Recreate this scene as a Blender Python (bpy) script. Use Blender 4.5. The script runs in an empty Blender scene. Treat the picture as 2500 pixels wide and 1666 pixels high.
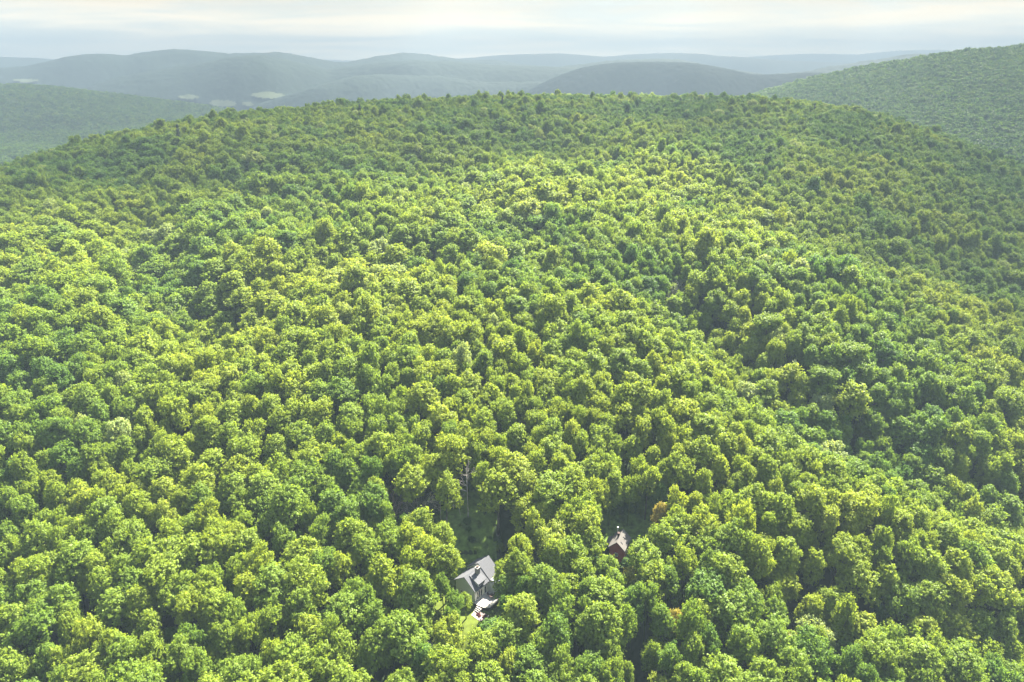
import bpy, bmesh, math, random
import numpy as np
from mathutils import Vector, Matrix, Euler

random.seed(7)
rng = np.random.default_rng(11)
R = math.radians
scene = bpy.context.scene
COL = scene.collection

# ------------------------------------------------------------------ camera
FPX = 1670.0                       # focal length in pixels of the 2500 px wide photograph
PITCH = R(21.9)
CAMZ = 110.0
cam_d = bpy.data.cameras.new('camera')
cam_d.sensor_width = 36.0
cam_d.lens = FPX / 2500 * 36
cam_d.clip_start = 0.5
cam_d.clip_end = 80000
cam = bpy.data.objects.new('camera', cam_d)
COL.objects.link(cam)
cam.location = (0, 0, CAMZ)
cam.rotation_euler = (R(90) - PITCH, 0, 0)
scene.camera = cam

# ------------------------------------------------------------------ light
SUN_EL = R(48)
SUN_AZ = R(30)                     # to the right of the view direction
scene.view_settings.view_transform = 'Standard'
scene.view_settings.look = 'None'
scene.view_settings.gamma = 1.0
scene.view_settings.use_curve_mapping = False
scene.view_settings.exposure = 3.3

world = bpy.data.worlds.new('World')
scene.world = world
world.use_nodes = True


def N(nt, t, **kw):
    n = nt.nodes.new(t)
    for k, v in kw.items():
        if k.startswith('i_'):
            key = k[2:]
            key = int(key) if key.isdigit() else key.replace('_', ' ')
            n.inputs[key].default_value = v
        else:
            setattr(n, k, v)
    return n


def build_world():
    nt = world.node_tree
    nt.nodes.clear()
    L = nt.links.new
    out = N(nt, 'ShaderNodeOutputWorld')
    bg = N(nt, 'ShaderNodeBackground')
    sky = N(nt, 'ShaderNodeTexSky')
    sky.sky_type = 'NISHITA'
    sky.sun_disc = False
    sky.sun_elevation = SUN_EL
    sky.sun_rotation = SUN_AZ
    sky.altitude = 400
    sky.air_density = 1.0
    sky.dust_density = 0.8
    sky.ozone_density = 1.0
    # thin high cloud streaks, laid out by direction
    tc = N(nt, 'ShaderNodeTexCoord')
    sep = N(nt, 'ShaderNodeSeparateXYZ')
    L(tc.outputs['Generated'], sep.inputs[0])
    # project direction on a cloud deck: (x,y)/(z+0.06)
    add = N(nt, 'ShaderNodeMath', operation='ADD', i_1=0.05)
    L(sep.outputs[2], add.inputs[0])
    mx = N(nt, 'ShaderNodeMath', operation='MAXIMUM', i_1=0.03)
    L(add.outputs[0], mx.inputs[0])
    dx = N(nt, 'ShaderNodeMath', operation='DIVIDE')
    dy = N(nt, 'ShaderNodeMath', operation='DIVIDE')
    L(sep.outputs[0], dx.inputs[0]); L(mx.outputs[0], dx.inputs[1])
    L(sep.outputs[1], dy.inputs[0]); L(mx.outputs[0], dy.inputs[1])
    com = N(nt, 'ShaderNodeCombineXYZ')
    L(dx.outputs[0], com.inputs[0]); L(dy.outputs[0], com.inputs[1])
    mp = N(nt, 'ShaderNodeMapping')
    mp.inputs['Scale'].default_value = (0.28, 0.42, 1)
    mp.inputs['Location'].default_value = (3.1, 1.7, 0)
    L(com.outputs[0], mp.inputs[0])
    n1 = N(nt, 'ShaderNodeTexNoise', i_Scale=1.3, i_Detail=7.0, i_Roughness=0.58, i_Distortion=0.5)
    L(mp.outputs[0], n1.inputs['Vector'])
    cr = N(nt, 'ShaderNodeMapRange')
    cr.inputs[1].default_value = 0.36
    cr.inputs[2].default_value = 0.62
    cr.inputs[3].default_value = 0.85
    cr.inputs[4].default_value = 1.0
    L(n1.outputs[0], cr.inputs[0])
    mix = N(nt, 'ShaderNodeMix', data_type='RGBA')
    L(cr.outputs[0], mix.inputs[0])
    L(sky.outputs[0], mix.inputs[6])
    tone = N(nt, 'ShaderNodeMix', data_type='RGBA')
    tr = N(nt, 'ShaderNodeMapRange')
    tr.inputs[1].default_value = 0.40
    tr.inputs[2].default_value = 0.58
    L(n1.outputs[0], tr.inputs[0]); L(tr.outputs[0], tone.inputs[0])
    tone.inputs[6].default_value = (2.3, 1.95, 1.35, 1)
    tone.inputs[7].default_value = (3.8, 2.95, 1.8, 1)
    # the hazy band above the horizon glows brighter
    hb_ = N(nt, 'ShaderNodeMapRange')
    hb_.inputs[1].default_value = 0.0; hb_.inputs[2].default_value = 0.07
    hb_.inputs[3].default_value = 3.2; hb_.inputs[4].default_value = 1.0
    L(sep.outputs[2], hb_.inputs[0])
    hv = N(nt, 'ShaderNodeVectorMath', operation='SCALE')
    L(tone.outputs[2], hv.inputs[0]); L(hb_.outputs[0], hv.inputs['Scale'])
    L(hv.outputs[0], mix.inputs[7])
    # cloud cover fades to clear sky overhead
    up = N(nt, 'ShaderNodeMapRange')
    up.inputs[1].default_value = 0.15
    up.inputs[2].default_value = 0.6
    up.inputs[3].default_value = 1.0
    up.inputs[4].default_value = 0.25
    L(sep.outputs[2], up.inputs[0])
    mul = N(nt, 'ShaderNodeMath', operation='MULTIPLY')
    L(cr.outputs[0], mul.inputs[0]); L(up.outputs[0], mul.inputs[1])
    L(mul.outputs[0], mix.inputs[0])
    L(mix.outputs[2], bg.inputs[0])
    bg.inputs[1].default_value = 0.065
    L(bg.outputs[0], out.inputs[0])


build_world()
sun_d = bpy.data.lights.new('sun', 'SUN')
sun_d.energy = 4.4
sun_d.angle = R(0.55)
sun_d.color = (1.0, 0.93, 0.78)
sun = bpy.data.objects.new('sun', sun_d)
COL.objects.link(sun)
sd = Vector((math.sin(SUN_AZ) * math.cos(SUN_EL), math.cos(SUN_AZ) * math.cos(SUN_EL), math.sin(SUN_EL)))
sun.rotation_euler = sd.to_track_quat('Z', 'Y').to_euler()
sun.location = (0, 0, 500)

scene.cycles.volume_bounces = 0
scene.cycles.max_bounces = 7
scene.cycles.diffuse_bounces = 3
scene.cycles.transmission_bounces = 4

# ------------------------------------------------------------------ small maths
CP, SP = math.cos(PITCH), math.sin(PITCH)


def ray(px, py):
    a = (px - 1250) / FPX
    b = (833 - py) / FPX
    return np.array([a, CP + b * SP, -SP + b * CP])


def azte(px, py):
    d = ray(px, py)
    return math.atan2(d[0], d[1]), d[2] / math.hypot(d[0], d[1])


def project(x, y, z):
    z = z - CAMZ
    f = y * CP - z * SP
    u = y * SP + z * CP
    return 1250 + FPX * x / f, 833 - FPX * u / f, f


def hashn(ix, iy, seed):
    v = np.sin(ix * 127.1 + iy * 311.7 + seed * 74.7) * 43758.5453
    return v - np.floor(v)


def vnoise(x, y, seed=0):
    ix, iy = np.floor(x), np.floor(y)
    fx, fy = x - ix, y - iy
    fx = fx * fx * (3 - 2 * fx)
    fy = fy * fy * (3 - 2 * fy)
    a = hashn(ix, iy, seed); b = hashn(ix + 1, iy, seed)
    c = hashn(ix, iy + 1, seed); d = hashn(ix + 1, iy + 1, seed)
    return (a + (b - a) * fx) * (1 - fy) + (c + (d - c) * fx) * fy - 0.5


def fbm(x, y, seed=0, oct=4):
    s = 0; a = 1.0
    for i in range(oct):
        s = s + a * vnoise(x * 2 ** i, y * 2 ** i, seed + i * 3)
        a *= 0.5
    return s


def table(pts):
    t = sorted(azte(*p) for p in pts)
    return np.array([p[0] for p in t]), np.array([p[1] for p in t])


# crest lines read as bearings and elevation angles
MAIN = table([(-900, 760), (-400, 560), (0, 412), (212, 352), (425, 312), (637, 281), (850, 262), (1062, 246), (1275, 236),
              (1487, 238), (1700, 243), (1813, 245), (1994, 258), (2154, 288), (2286, 330), (2420, 380), (2500, 412), (2900, 590), (3400, 800)])
RIGHT = table([(1500, 330), (1650, 288), (1830, 238), (1955, 199), (2125, 162), (2230, 146), (2338, 128), (2500, 115), (2800, 90), (3600, 60)])
LEFT = table([(-900, 230), (-300, 212), (0, 210), (106, 213), (245, 229), (372, 243), (510, 262), (595, 281), (680, 305), (900, 380)])
RCA = np.radians([-60, -37, -15, 0, 20, 37, 60])
RCM = np.array([430., 470, 530, 560, 600, 620, 620])
FLOOR = -150.0
TREE = 14.0                       # canopy height allowed for in the crest lines


def smax(a, b, k):
    h = np.clip(0.5 + 0.5 * (a - b) / k, 0, 1)
    return b * (1 - h) + a * h + k * h * (1 - h)


def seg_dist(x, y, pts):
    d = np.full(np.shape(x), 1e9)
    for (ax, ay), (bx, by) in zip(pts[:-1], pts[1:]):
        vx, vy = bx - ax, by - ay
        t = np.clip(((x - ax) * vx + (y - ay) * vy) / (vx * vx + vy * vy), 0, 1)
        d = np.minimum(d, np.hypot(x - ax - t * vx, y - ay - t * vy))
    return d


RAVINES = []                      # (points, width, depth)
PADS = []                         # (x, y, radius, z)


def height(x, y):
    x = np.asarray(x, float); y = np.asarray(y, float)
    r = np.hypot(x, y) + 1e-6
    az = np.arctan2(x, y)
    te = np.interp(az, *MAIN); rc = np.interp(az, RCA, RCM)
    A = 92.0 / (1 - 125.0 / 560) ** 1.5
    q = np.clip(1 - r / rc, 0, 1)
    m = te * r - A * q ** 1.5
    o = np.clip(r - rc, 0, None)
    fall = np.where(o < 300, 0.0006 * o * o, 54 + 0.36 * (o - 300))
    m = m - fall + CAMZ - TREE
    te2 = np.interp(az, *RIGHT)
    rc2 = 1500.0
    q2 = np.clip(1 - r / rc2, 0, 1)
    o2 = np.clip(r - rc2, 0, None)
    m2 = te2 * r - 334 * q2 ** 1.3 - np.where(o2 < 400, 0.0004 * o2 * o2, 64 + 0.32 * (o2 - 400)) + CAMZ - TREE
    m2 = m2 - 400 * np.clip((R(10) - az) / R(12), 0, 1)
    te3 = np.interp(az, *LEFT)
    rc3 = 2000.0
    q3 = np.clip(1 - r / rc3, 0, 1)
    o3 = np.clip(r - rc3, 0, None)
    m3 = te3 * r - 246 * q3 ** 1.25 - np.where(o3 < 500, 0.00035 * o3 * o3, 87 + 0.35 * (o3 - 500)) + CAMZ - TREE
    m3 = m3 - 400 * np.clip((az + R(10)) / R(10), 0, 1)
    wob = fbm(x / 420, y / 420, 5, 3) * np.clip((r - 800) / 700, 0, 1) * 70
    m2 = m2 + wob * np.clip(np.abs(r - rc2) / 500, 0, 1)
    m3 = m3 + wob * np.clip(np.abs(r - rc3) / 500, 0, 1)
    far = np.maximum(m2, m3)
    h = smax(m, far, 10.0)
    # folds of the near hill
    near = np.clip(1.15 - np.abs(r - 250) / 420, 0, 1)
    h = h + near * (fbm(x / 95, y / 95, 1, 3) * 9.0)
    for pts, w, dep in RAVINES:
        d = seg_dist(x, y, pts)
        h = h - dep * np.exp(-(d / w) ** 2)
    for px, py, pr, pz in PADS:
        d = np.hypot(x - px, y - py)
        t = np.clip((d - pr) / (pr * 1.4), 0, 1)
        t = t * t * (3 - 2 * t)
        h = pz * (1 - t) + h * t
    return smax(h, np.full(np.shape(h), FLOOR), 25.0)


def at(px, py, up=0.0, rmax=3000):
    """the point at height `up` over the ground seen at a pixel of the photograph"""
    d = ray(px, py)
    d = d / np.hypot(d[0], d[1])
    t = np.concatenate([np.arange(30, 700, 0.5), np.arange(700, rmax, 3.0)])
    g = height(d[0] * t, d[1] * t) + up
    below = CAMZ + d[2] * t <= g
    i = int(np.argmax(below)) if below.any() else len(t) - 1
    return float(d[0] * t[i]), float(d[1] * t[i]), float(g[i] - up)


def px_line(pts, up):
    return [at(a, b, up)[:2] for a, b in pts]


_r = [(px_line([(1700, 790), (1860, 950), (1990, 1030), (2200, 1110), (2330, 1200), (2500, 1260)], 8), 17, 11.0),
      (px_line([(1960, 1500), (2120, 1530), (2300, 1545), (2500, 1640)], 4), 10, 8.0),
      (px_line([(330, 560), (420, 740), (500, 800)], 8), 16, 10.0),
      (px_line([(600, 800), (720, 690), (900, 640), (1010, 660)], 8), 15, 6.0),
      (px_line([(1130, 500), (1260, 590), (1330, 680)], 8), 15, 4.0),
      (px_line([(1330, 370), (1700, 520), (2100, 640), (2400, 700)], 8), 24, 5.0),
      (px_line([(60, 430), (500, 470), (700, 540)], 8), 22, 5.0),
      (px_line([(1500, 1170), (1530, 1260)], 0), 8, 3.0)]
RAVINES.extend(_r)
HX, HY, HZ = at(1160, 1452)
CX, CY, CZ = at(1513, 1362)
_d = ray(1507, 1322); _t = (CZ + 5.6 - CAMZ) / _d[2]
CX, CY = _d[0] * _t, _d[1] * _t
PADS.append((HX, HY, 9.0, HZ))
PADS.append((CX, CY, 6.0, CZ))

# ------------------------------------------------------------------ materials
MATS = {}


def new_mat(name):
    m = bpy.data.materials.new(name)
    m.use_nodes = True
    m.node_tree.nodes.clear()
    return m


def plain(name, col, rough=0.8, var=0.2, scale=2.0, spec=0.3, metal=0.0, stretch=(1, 1, 1)):
    if name in MATS:
        return MATS[name]
    m = new_mat(name); nt = m.node_tree; L = nt.links.new
    out = N(nt, 'ShaderNodeOutputMaterial')
    b = N(nt, 'ShaderNodeBsdfPrincipled', i_Roughness=rough, i_Metallic=metal)
    b.inputs['Specular IOR Level'].default_value = spec
    tc = N(nt, 'ShaderNodeTexCoord')
    mp = N(nt, 'ShaderNodeMapping'); mp.inputs['Scale'].default_value = stretch
    L(tc.outputs['Object'], mp.inputs[0])
    n = N(nt, 'ShaderNodeTexNoise', i_Scale=scale, i_Detail=5.0, i_Roughness=0.6)
    L(mp.outputs[0], n.inputs['Vector'])
    mr = N(nt, 'ShaderNodeMapRange')
    mr.inputs[1].default_value = 0.3; mr.inputs[2].default_value = 0.7
    mr.inputs[3].default_value = 1 - var; mr.inputs[4].default_value = 1 + var
    L(n.outputs[0], mr.inputs[0])
    vm = N(nt, 'ShaderNodeVectorMath', operation='SCALE')
    vm.inputs[0].default_value = col[:3]
    L(mr.outputs[0], vm.inputs['Scale'])
    L(vm.outputs[0], b.inputs['Base Color'])
    bp = N(nt, 'ShaderNodeBump', i_Strength=0.15, i_Distance=0.05)
    L(n.outputs[0], bp.inputs['Height']); L(bp.outputs[0], b.inputs['Normal'])
    L(b.outputs[0], out.inputs[0])
    MATS[name] = m
    return m


def foliage_mat(name, stops, transl=0.42, attr='tint'):
    m = new_mat(name); nt = m.node_tree; L = nt.links.new
    out = N(nt, 'ShaderNodeOutputMaterial')
    a = N(nt, 'ShaderNodeAttribute', attribute_name=attr, attribute_type='INSTANCER')
    ramp = N(nt, 'ShaderNodeValToRGB')
    el = ramp.color_ramp.elements
    while len(el) > 1:
        el.remove(el[-1])
    el[0].position = stops[0][0]; el[0].color = (*stops[0][1], 1)
    for p, c in stops[1:]:
        e = el.new(p); e.color = (*c, 1)
    L(a.outputs['Fac'], ramp.inputs[0])
    lv = N(nt, 'ShaderNodeAttribute', attribute_name='leaf', attribute_type='GEOMETRY')
    mr = N(nt, 'ShaderNodeMapRange')
    mr.inputs[3].default_value = 0.72; mr.inputs[4].default_value = 1.32
    L(lv.outputs['Fac'], mr.inputs[0])
    vm = N(nt, 'ShaderNodeVectorMath', operation='SCALE')
    L(ramp.outputs[0], vm.inputs[0]); L(mr.outputs[0], vm.inputs['Scale'])
    b = N(nt, 'ShaderNodeBsdfPrincipled', i_Roughness=0.5)
    b.inputs['Specular IOR Level'].default_value = 0.15
    L(vm.outputs[0], b.inputs['Base Color'])
    tr = N(nt, 'ShaderNodeBsdfTranslucent')
    tm = N(nt, 'ShaderNodeVectorMath', operation='MULTIPLY')
    tm.inputs[1].default_value = (1.9, 1.75, 0.8)
    L(vm.outputs[0], tm.inputs[0]); L(tm.outputs[0], tr.inputs[0])
    mx = N(nt, 'ShaderNodeMixShader', i_0=transl)
    L(b.outputs[0], mx.inputs[1]); L(tr.outputs[0], mx.inputs[2])
    L(mx.outputs[0], out.inputs[0])
    MATS[name] = m
    return m


LEAF = foliage_mat('broadleaf', [(0.0, (0.046, 0.112, 0.027)), (0.25, (0.092, 0.168, 0.028)), (0.5, (0.155, 0.222, 0.028)),
                                 (0.75, (0.205, 0.258, 0.028)), (1.0, (0.215, 0.275, 0.110))], 0.5)
NEEDLE = foliage_mat('needles', [(0.0, (0.022, 0.048, 0.024)), (1.0, (0.05, 0.08, 0.03))], 0.15)
AUTUMN = foliage_mat('turning_leaves', [(0.0, (0.17, 0.20, 0.035)), (0.5, (0.29, 0.22, 0.05)), (1.0, (0.30, 0.12, 0.035))], 0.4)
BARK = plain('bark', (0.11, 0.10, 0.085), 0.9, 0.35, 3, stretch=(3, 3, 0.6))
PALEBARK = plain('pale_bark', (0.42, 0.39, 0.34), 0.9, 0.25, 3, stretch=(3, 3, 0.6))
REDTWIG = plain('reddish_bark', (0.30, 0.21, 0.18), 0.9, 0.25, 3, stretch=(3, 3, 0.6))


def canopy_mat(name, c1, c2, c3, scale):
    """far woods: clumps of different greens with relief"""
    m = new_mat(name); nt = m.node_tree; L = nt.links.new
    out = N(nt, 'ShaderNodeOutputMaterial')
    b = N(nt, 'ShaderNodeBsdfPrincipled', i_Roughness=0.9)
    b.inputs['Specular IOR Level'].default_value = 0.1
    tc = N(nt, 'ShaderNodeTexCoord')
    n = N(nt, 'ShaderNodeTexNoise', i_Scale=scale, i_Detail=6.0, i_Roughness=0.7)
    n2 = N(nt, 'ShaderNodeTexNoise', i_Scale=scale * 0.06, i_Detail=4.0, i_Roughness=0.6)
    v = N(nt, 'ShaderNodeTexVoronoi', i_Scale=scale)
    L(tc.outputs['Object'], n.inputs['Vector']); L(tc.outputs['Object'], n2.inputs['Vector']); L(tc.outputs['Object'], v.inputs['Vector'])
    mixa = N(nt, 'ShaderNodeMix', data_type='RGBA')
    mixa.inputs[6].default_value = (*c1, 1); mixa.inputs[7].default_value = (*c2, 1)
    r1 = N(nt, 'ShaderNodeMapRange'); r1.inputs[1].default_value = 0.3; r1.inputs[2].default_value = 0.7
    L(n.outputs[0], r1.inputs[0]); L(r1.outputs[0], mixa.inputs[0])
    mixb = N(nt, 'ShaderNodeMix', data_type='RGBA')
    L(mixa.outputs[2], mixb.inputs[6]); mixb.inputs[7].default_value = (*c3, 1)
    r2 = N(nt, 'ShaderNodeMapRange'); r2.inputs[1].default_value = 0.42; r2.inputs[2].default_value = 0.68; r2.inputs[4].default_value = 0.8
    L(n2.outputs[0], r2.inputs[0]); L(r2.outputs[0], mixb.inputs[0])
    L(mixb.outputs[2], b.inputs['Base Color'])
    bp = N(nt, 'ShaderNodeBump', i_Strength=0.25, i_Distance=2.0)
    iv = N(nt, 'ShaderNodeMath', operation='MULTIPLY_ADD', i_1=-1.0, i_2=1.0)
    L(v.outputs['Distance'], iv.inputs[0]); L(iv.outputs[0], bp.inputs['Height'])
    L(bp.outputs[0], b.inputs['Normal'])
    L(b.outputs[0], out.inputs[0])
    return m


FLOORMAT = canopy_mat('forest_floor', (0.020, 0.034, 0.012), (0.035, 0.055, 0.016), (0.045, 0.05, 0.02), 0.5)
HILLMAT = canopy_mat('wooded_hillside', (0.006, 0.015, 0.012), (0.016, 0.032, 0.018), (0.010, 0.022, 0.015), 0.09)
GRASS = plain('meadow_grass', (0.080, 0.105, 0.018), 0.95, 0.3, 0.6, 0.05)
ROUGHGRASS = plain('rough_grass', (0.10, 0.155, 0.03), 0.95, 0.6, 0.8, 0.05)
FIELD = plain('hay_field', (0.07, 0.092, 0.045), 0.9, 0.2, 0.01)

# ------------------------------------------------------------------ object helpers


def tag(o, label=None, cat=None, group=None, kind=None):
    if label: o['label'] = label
    if cat: o['category'] = cat
    if group: o['group'] = group
    if kind: o['kind'] = kind
    return o


def empty(name, loc, rz=0.0):
    o = bpy.data.objects.new(name, None)
    COL.objects.link(o)
    o.location = loc; o.rotation_euler = (0, 0, rz)
    o.empty_display_size = 1
    return o


def mesh_np(name, verts, faces, mats, smooth=False, midx=None):
    """verts (n,3) array, faces (m,k) array all of one size"""
    me = bpy.data.meshes.new(name)
    verts = np.asarray(verts, np.float32); faces = np.asarray(faces, np.int32)
    me.vertices.add(len(verts)); me.vertices.foreach_set('co', verts.ravel())
    k = faces.shape[1]
    me.loops.add(faces.size); me.loops.foreach_set('vertex_index', faces.ravel())
    me.polygons.add(len(faces))
    me.polygons.foreach_set('loop_start', np.arange(0, faces.size, k, dtype=np.int32))
    if smooth:
        me.polygons.foreach_set('use_smooth', np.ones(len(faces), bool))
    for m in mats:
        me.materials.append(m)
    if midx is not None:
        me.polygons.foreach_set('material_index', np.asarray(midx, np.int32))
    me.update(calc_edges=True)
    return me


def link(name, me, parent=None):
    o = bpy.data.objects.new(name, me)
    COL.objects.link(o)
    if parent: o.parent = parent
    return o


class MB:
    """collects boxes, prisms and quads of ONE part"""

    def __init__(s):
        s.v = []; s.f = []

    def add(s, vs, fs):
        b = len(s.v); s.v += [tuple(map(float, v)) for v in vs]; s.f += [tuple(i + b for i in f) for f in fs]
        return s

    def box(s, x0, x1, y0, y1, z0, z1):
        return s.add([(x0, y0, z0), (x1, y0, z0), (x1, y1, z0), (x0, y1, z0), (x0, y0, z1), (x1, y0, z1), (x1, y1, z1), (x0, y1, z1)],
                     [(0, 3, 2, 1), (4, 5, 6, 7), (0, 1, 5, 4), (1, 2, 6, 5), (2, 3, 7, 6), (3, 0, 4, 7)])

    def slab(s, p, t):
        """quad p (4 points) thickened downwards by t"""
        q = [(a, b, c - t) for a, b, c in p]
        return s.add(list(p) + q, [(0, 1, 2, 3), (7, 6, 5, 4), (0, 4, 5, 1), (1, 5, 6, 2), (2, 6, 7, 3), (3, 7, 4, 0)])

    def prism(s, poly, x0, x1):
        """polygon in y,z extruded along x"""
        n = len(poly)
        vs = [(x0, a, b) for a, b in poly] + [(x1, a, b) for a, b in poly]
        fs = [tuple(range(n)), tuple(range(2 * n - 1, n - 1, -1))] + [(i, i + n, (i + 1) % n + n, (i + 1) % n) for i in range(n)]
        return s.add(vs, fs)

    def prism_z(s, poly, z0, z1):
        n = len(poly)
        vs = [(a, b, z0) for a, b in poly] + [(a, b, z1) for a, b in poly]
        fs = [tuple(range(n - 1, -1, -1)), tuple(range(n, 2 * n))] + [(i, (i + 1) % n, (i + 1) % n + n, i + n) for i in range(n)]
        return s.add(vs, fs)

    def tube(s, p0, p1, r0, r1, n=6):
        p0 = Vector(p0); p1 = Vector(p1); d = (p1 - p0).normalized()
        a = d.orthogonal().normalized(); b = d.cross(a)
        vs = []
        for p, r in ((p0, r0), (p1, r1)):
            for i in range(n):
                t = 2 * math.pi * i / n
                vs.append(p + a * math.cos(t) * r + b * math.sin(t) * r)
        fs = [(i, (i + 1) % n, (i + 1) % n + n, i + n) for i in range(n)]
        fs += [tuple(range(n - 1, -1, -1)), tuple(range(n, 2 * n))]
        return s.add(vs, fs)

    def mesh(s, name, mat, smooth=False):
        me = bpy.data.meshes.new(name)
        me.from_pydata(s.v, [], s.f)
        me.materials.append(mat)
        bm = bmesh.new(); bm.from_mesh(me); bmesh.ops.recalc_face_normals(bm, faces=bm.faces); bm.to_mesh(me); bm.free()
        if smooth:
            for p in me.polygons: p.use_smooth = True
        return me

    def build(s, name, mat, parent=None, smooth=False):
        return link(name, s.mesh(name, mat, smooth), parent)


def polar_grid(azs, rs, zf):
    A, Rr = np.meshgrid(azs, rs, indexing='ij')
    X = Rr * np.sin(A); Y = Rr * np.cos(A)
    Z = zf(X, Y)
    v = np.stack([X, Y, Z], -1).reshape(-1, 3)
    na, nr = len(azs), len(rs)
    i, j = np.meshgrid(np.arange(na - 1), np.arange(nr - 1), indexing='ij')
    a = (i * nr + j).ravel()
    f = np.stack([a, a + 1, a + 1 + nr, a + nr], -1)
    f = f[:, ::-1]
    f = np.stack([f[:, 0], f[:, 1], f[:, 2], f[:, 3]], -1)
    return v, f


# ------------------------------------------------------------------ terrain
azs = np.radians(np.arange(-180, 180.1, 0.5))
rs = np.concatenate([np.arange(2, 300, 3.0), np.arange(300, 800, 6.0), np.arange(800, 3600, 20.0), [3700, 4200, 5000, 5800, 7400]])
v, f = polar_grid(azs, rs, height)
tag(link('ground', mesh_np('ground', v, f, [FLOORMAT], True)), kind='structure')


def far_hill(dist, wf, wb, crest, mat, amp, nwl, daz, nrow, seed, fields=()):
    az, te = table(crest)
    a = np.arange(az[0], az[-1], math.radians(daz))
    # smooth the crest between the read points
    tt = np.interp(a, az, te)
    k = max(3, int(R(0.9) / R(daz)))
    ker = np.hanning(k + 2)[1:-1]; ker /= ker.sum()
    tp = np.convolve(np.pad(tt, (k, k), 'edge'), ker, 'same')[k:-k]
    t = np.concatenate([-np.linspace(1, 0, nrow, endpoint=False) ** 1.25, np.linspace(0, 1, nrow // 3)])
    Aa, T = np.meshgrid(a, t, indexing='ij')
    zc = (CAMZ + tp * dist)[:, None]
    d0 = dist * (1 + 0.05 * vnoise(Aa * 9, Aa * 0, seed))
    zc = CAMZ + tp[:, None] * d0
    base = FLOOR - 25
    Rr = d0 + np.where(T < 0, T * wf, T * wb)
    S = 0.5 + 0.5 * np.cos(np.pi * np.clip(T, -1, 1))
    X = Rr * np.sin(Aa); Y = Rr * np.cos(Aa)
    hh = zc - base
    spur = fbm(X / 700, Y / 700, seed + 9, 4) * np.sin(np.pi * np.clip(np.abs(T), 0, 1)) * 0.24
    Z = base + hh * np.clip(S + spur, 0, None)
    if amp:
        Z = Z + amp * (vnoise(X / nwl, Y / nwl, seed) + 0.6 * vnoise(X / nwl * 2.1, Y / nwl * 2.1, seed + 4))
    v = np.stack([X, Y, Z], -1).reshape(-1, 3)
    na, nr = len(a), len(t)
    i, j = np.meshgrid(np.arange(na - 1), np.arange(nr - 1), indexing='ij')
    q = (i * nr + j).ravel()
    f = np.stack([q + nr, q + 1 + nr, q + 1, q], -1)
    o = link('hill', mesh_np('hill', v, f, [mat], True))
    c = v[f].mean(1)
    px, py, _f = project(c[:, 0], c[:, 1], c[:, 2])
    for (fx, fy, fw, fh) in fields:
        wob = 1 + 0.5 * vnoise(px / 9.0, py / 4.0, 3)
        k = ((px - fx) / fw) ** 2 + ((py - fy - (px - fx) * 0.02) / fh) ** 2 < wob
        k &= T[:-1, :-1].ravel() < 0.0
        if k.sum() < 4: continue
        used, inv = np.unique(f[k], return_inverse=True)
        fv = v[used].copy(); fv[:, 2] += 4.0
        tag(link('field', mesh_np('field', fv, inv.reshape(-1, 4), [FIELD], True)), kind='structure')
    return tag(o, kind='structure')


D = 1.0625


def dp(*p): return [(a * D, b * D) for a, b in p]


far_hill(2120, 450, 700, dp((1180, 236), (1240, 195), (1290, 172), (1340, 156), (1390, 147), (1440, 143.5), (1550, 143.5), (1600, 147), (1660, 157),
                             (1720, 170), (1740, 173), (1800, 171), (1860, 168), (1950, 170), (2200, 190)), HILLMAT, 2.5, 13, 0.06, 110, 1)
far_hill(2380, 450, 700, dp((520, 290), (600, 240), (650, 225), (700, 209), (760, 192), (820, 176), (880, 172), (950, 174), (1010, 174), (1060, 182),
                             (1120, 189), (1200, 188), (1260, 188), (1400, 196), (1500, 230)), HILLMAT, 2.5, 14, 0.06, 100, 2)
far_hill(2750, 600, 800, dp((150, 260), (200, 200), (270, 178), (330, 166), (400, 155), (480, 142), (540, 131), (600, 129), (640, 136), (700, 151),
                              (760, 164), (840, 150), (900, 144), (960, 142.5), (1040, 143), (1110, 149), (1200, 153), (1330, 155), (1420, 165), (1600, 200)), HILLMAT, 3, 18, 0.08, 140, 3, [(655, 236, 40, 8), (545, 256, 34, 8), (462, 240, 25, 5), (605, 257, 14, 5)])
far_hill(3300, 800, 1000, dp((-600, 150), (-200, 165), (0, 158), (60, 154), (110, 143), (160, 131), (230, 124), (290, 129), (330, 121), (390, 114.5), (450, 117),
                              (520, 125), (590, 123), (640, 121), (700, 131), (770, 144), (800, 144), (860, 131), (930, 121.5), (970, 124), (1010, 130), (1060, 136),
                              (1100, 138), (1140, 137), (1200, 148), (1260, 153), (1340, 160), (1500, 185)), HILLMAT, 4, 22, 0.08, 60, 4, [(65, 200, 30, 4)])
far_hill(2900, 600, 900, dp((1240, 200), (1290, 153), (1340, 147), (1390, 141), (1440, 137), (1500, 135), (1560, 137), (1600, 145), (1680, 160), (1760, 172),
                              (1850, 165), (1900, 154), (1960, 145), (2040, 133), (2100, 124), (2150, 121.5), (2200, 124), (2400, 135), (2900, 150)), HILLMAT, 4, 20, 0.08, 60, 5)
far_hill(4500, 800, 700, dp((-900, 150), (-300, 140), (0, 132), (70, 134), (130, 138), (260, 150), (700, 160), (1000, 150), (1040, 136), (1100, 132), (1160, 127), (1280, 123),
                               (1330, 126), (1390, 131), (1450, 125), (1540, 122), (1600, 123), (1650, 129), (1700, 131), (1760, 136), (1850, 141), (1960, 146), (2100, 140), (2500, 150), (3200, 150)), HILLMAT, 0, 30, 0.15, 40, 6)
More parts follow.
